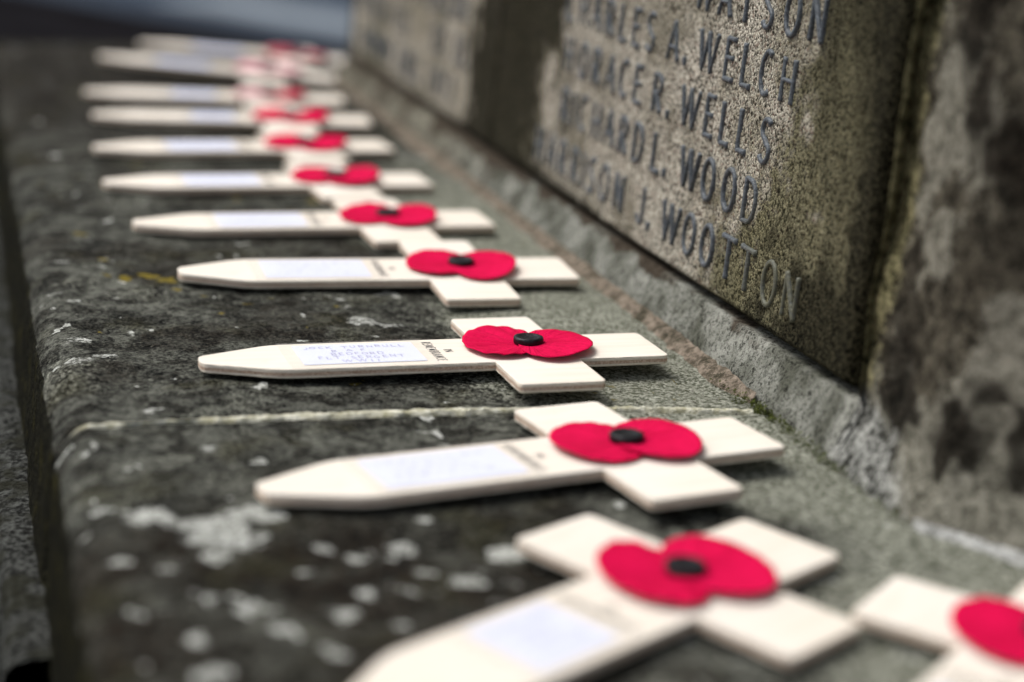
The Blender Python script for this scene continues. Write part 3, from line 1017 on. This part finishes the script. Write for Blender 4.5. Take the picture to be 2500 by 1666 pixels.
def petal_mesh(seed, side, cup, curl, crease, z0):
    """one lobe of the paper poppy; local origin is the button centre, the lobe lies towards side*u"""
    rs = np.random.RandomState(seed)
    nr_, na = 16, 96
    ru, rv, cu = .0123 + rs.uniform(-.0006, .0006), .0168 + rs.uniform(-.0008, .0008), .0087
    ph = rs.uniform(0, 6.28, 6)
    V = [(side * cu, 0, 0)]
    for i in range(1, nr_ + 1):
        f = i / nr_
        for j in range(na):
            a = 2 * math.pi * j / na
            wob = 1 + .016 * math.sin(3 * a + ph[0]) + .007 * math.sin(5 * a + ph[1]) + .003 * math.sin(19 * a + ph[2])
            V.append((side * cu + ru * wob * f * math.cos(a), rv * wob * f * math.sin(a), 0))
    V = np.array(V)
    V[0, 0] = side * cu
    r = np.hypot(V[:, 0], V[:, 1])
    an = np.arctan2(V[:, 1], V[:, 0] * side)
    z = z0 + cup * (r / .022) ** 2 * .022
    z += curl * np.sin(an * 1.0 + ph[3] * .15) * (r / .022) ** 1.5 * .022
    z += crease * (np.abs(np.sin(an * 9 + ph[4] + .6 * np.sin(an * 5))) - .5) * np.clip(r / .012, 0, 1) * .0005
    z += .0004 * np.sin(an * 3 + ph[5]) * (r / .02)
    V[:, 2] = np.maximum(z, .0004 + z0 * .5)
    F = [(0, 1 + j, 1 + (j + 1) % na) for j in range(na)]
    for i in range(nr_ - 1):
        for j in range(na):
            a, b = 1 + i * na + j, 1 + i * na + (j + 1) % na
            F.append((a, a + na, b + na, b))
    if side < 0:
        pass
    return V, F


def solid(o, th):
    m = o.modifiers.new('thickness', 'SOLIDIFY')
    m.thickness = th
    m.offset = 0


def button_mesh():
    prof = [(0, .0021), (.0026, .0021), (.0031, .00235), (.0036, .00255), (.0042, .00255), (.0047, .0024), (.0049, .0019), (.0049, .0006), (.0046, .0001), (0, 0)]
    n = 36
    V, F = [], []
    for (r, z) in prof:
        for j in range(n):
            a = 2 * math.pi * j / n
            V.append((r * math.cos(a), r * math.sin(a), z))
    for k in range(len(prof) - 1):
        for j in range(n):
            F.append((k * n + j, (k + 1) * n + j, (k + 1) * n + (j + 1) % n, k * n + (j + 1) % n))
    me = bpy.data.meshes.new('button')
    me.from_pydata(V, [], F)
    bm = bmesh.new(); bm.from_mesh(me)
    bmesh.ops.remove_doubles(bm, verts=bm.verts, dist=1e-6)
    bmesh.ops.recalc_face_normals(bm, faces=bm.faces); bm.to_mesh(me); bm.free()
    me.polygons.foreach_set('use_smooth', [True] * len(me.polygons))
    me.materials.append(M_BUTTON)
    return me


BUTTON = button_mesh()


def text_flat(name, txt, origin, du, dv, cap, wt, gap, mat, parent, z, jit=0.0, wscale=1.0, length=None):
    """flat printed or written strokes: du = reading direction, dv = up direction (2-D, on the board)"""
    ws = [(G[c][0] if c in G else .55) * cap * wscale for c in txt]
    if length:
        gap = (length - sum(ws)) / max(1, len(txt) - 1)
    V, F = [], []
    x = 0
    for c, w in zip(txt, ws):
        if c in G:
            v, f = stroke_mesh(G[c][1], w, cap * random.uniform(1 - jit, 1 + jit), wt, 1, FLAT)
            jx, jy = random.uniform(-jit, jit) * cap * .3, random.uniform(-jit, jit) * cap * .6
            b = len(V)
            for i, (s, t, h) in enumerate(v):
                V.append((origin[0] + du[0] * (x + s + jx) + dv[0] * (t + jy), origin[1] + du[1] * (x + s + jx) + dv[1] * (t + jy), z + .000004 * (i % 5)))
            F += [tuple(b + k for k in q) for q in f if len(q) == 4]
        x += w + gap
    return mesh_obj(name, V, F, mat, parent)


def rect(name, u0, u1, v0, v1, z, mat, parent, skew=0, th=.00012):
    V = [(u0, v0), (u1, v0), (u1 + skew, v1), (u0 + skew, v1)]
    VV = [(a, b, z) for a, b in V] + [(a, b, z - th) for a, b in V]
    F = [(0, 1, 2, 3), (7, 6, 5, 4)] + [(i, 4 + i, 4 + (i + 1) % 4, (i + 1) % 4) for i in range(4)]
    return mesh_obj(name, VV, F, mat, parent)


# X, Y, heading, tilt along, tilt across, lift, poppy turn, (cup, curl) left, (cup, curl) right, card, label
CROSSES = [
    (-.1170, 1.2800, -8.0, -2.4, .1, .0055, -20, (.03, .05), (.03, -.05), (.036, .070, 0),
     'farthest wooden poppy cross in the row, behind all the others'),
    (-.1495, 1.2020, -10.0, -2.8, 0, .0065, -30, (.03, .06), (.03, .05), (.036, .070, 0),
     'second farthest wooden poppy cross, its shaft running just in front of the last one'),
    (-.1658, 1.0950, -6.7, .3, .1, 0, -25, (.03, -.03), (.04, .03), (.050, .075, 0),
     'third farthest wooden poppy cross, right behind the one with the short bluish card'),
    (-.1670, 1.0140, -5.4, .5, .2, 0, -28, (.02, .05), (.02, .08), (.053, .076, 0),
     'blurred wooden poppy cross with a short bluish white card, fourth from the far end'),
    (-.1733, .9148, 4.5, .3, .15, 0, -30, (.01, .04), (.02, .06), (.036, .070, 0),
     'fifth wooden poppy cross from the far end, its red poppy a thin strip'),
    (-.1754, .8286, 3.3, .3, .15, 0, -28, (.01, .05), (.03, .08), (.036, .070, 0),
     'sixth wooden poppy cross from the far end, in soft focus'),
    (-.1699, .7454, 1.8, .5, .4, 0, -26, (.01, .05), (.02, .08), (.034, .070, 0),
     'wooden poppy cross directly behind the one whose tip meets the yellow lichen'),
    (-.1615, .6609, -.4, .24, 2.0, .0009, -22, (.03, .0), (.05, .06), (.031, .070, 1),
     'wooden poppy cross with its tip beside the yellow lichen, just behind the sharpest cross'),
    (-.1680, .5486, .8, .8, -1.2, .0006, -22, (.035, .01), (.03, .01), (.031, .070, 2),
     'sharply focused wooden poppy cross with a five line handwritten card ending in WWII'),
    (-.1670, .4356, 9.9, .7, -.8, .0006, -12, (.035, .01), (.035, -.01), (.031, .071, 1),
     'wooden poppy cross lying just on the near side of the pale joint line'),
    (-.1694, .3124, 31.2, -.4, 1.2, .0009, -24, (.05, .03), (.04, .0), (.044, .069, 0),
     'large blurred wooden poppy cross turned diagonally in the foreground, white card on its shaft'),
    (-.0911, .2533, 40.8, .1, .3, .0004, -58, (.03, .02), (.03, .0), (.044, .069, 0),
     'nearest wooden poppy cross, cut off by the bottom right corner of the view'),
]


def build_cross(i, spec):
    X, Y, th, ta, tb, lift, pr, pl, prr, card, label = spec
    root = empty('remembrance_cross')
    Mz = Matrix.Rotation(R(th), 4, 'Z') @ Matrix.Rotation(-R(ta), 4, 'Y') @ Matrix.Rotation(R(tb), 4, 'X')
    root.matrix_world = Matrix.Translation((X, Y, .0040 + lift)) @ Mz
    tag(root, label, 'cross', 'poppy crosses laid along the ledge')
    me = board_mesh(100 + i)
    bo = link(bpy.data.objects.new('board', me), root)
    if i >= 6:
        # a pin hole near the tip
        pass
    # printed words across the shaft
    if i >= 4:
        pw = text_flat('printed_words', 'REMEMBRANCE', (.0735, .0112), (0, -1), (1, 0), .0030, .00034, 0, M_PRINT, bo, .00006, wscale=.62, length=.0222)
        text_flat('printed_words', 'IN', (.0785, .0018), (0, -1), (1, 0), .0026, .00034, .0006, M_PRINT, bo, .00006)
    # paper card under clear tape
    u0, u1, wr = card
    rect('tape', u0 - .0045, u1 + .0032, -.0145, .0145, .00042, M_TAPE, root, 0, .00006)
    cd = rect('card', u0, u1, -.0108, .0112, .00026, M_CARD, root, random.uniform(-.0006, .0006))
    LX = u1 - u0
    if wr == 2:
        for k, (txt, ou, ln) in enumerate((('JOCK TURNBULL', .003, .0325), ('R A F', .0115, .0110), ('BEDFORD', .0105, .0170), ('FLT SERGENT', .0058, .0275), ('WWII', .0125, .0115))):
            text_flat('handwriting', txt, (u0 + ou, .0066 - k * .0041), (1, 0), (0, 1), 0.0026, .00034, 0, M_INK, cd, .00032, jit=.22, length=ln)
    else:
        for k, ln in enumerate((.9, .5, .7, .8)):
            o_ = .0025 + (1 - ln) * LX * .3
            text_flat('handwriting', 'IUNIUILMUN'[:int(11 * ln)], (u0 + o_, .0062 - k * .0042), (1, 0), (0, 1), .0022, .00032, 0, M_INKF, cd, .00032, jit=.4, length=LX * ln * .85)
    # poppy
    pm = Matrix.Translation((A0 + BA / 2 + .0015, .0006, .0002)) @ Matrix.Rotation(R(pr), 4, 'Z')
    for side, (cup, curl), cre, z0 in ((-1, pl, 1.0 if i in (8, 6, 10) else .5, .0009), (1, prr, .35, .0015)):
        V, F = petal_mesh(200 + i * 3 + side, side, cup, curl, cre, z0)
        pe = mesh_obj('petal', V, F, {0: M_WASHED, 1: M_FADED, 2: M_WASHED if side > 0 else M_FADED}.get(i, M_PETAL), root, smooth=True)
        solid(pe, .00022)
        pe.matrix_local = pm
    bt = link(bpy.data.objects.new('button', BUTTON), root)
    bt.matrix_local = pm @ Matrix.Translation((0, 0, .0011))
    # the stud that holds the poppy shows under the board and lifts it a little
    return root


for i, s in enumerate(CROSSES):
    build_cross(i, s)
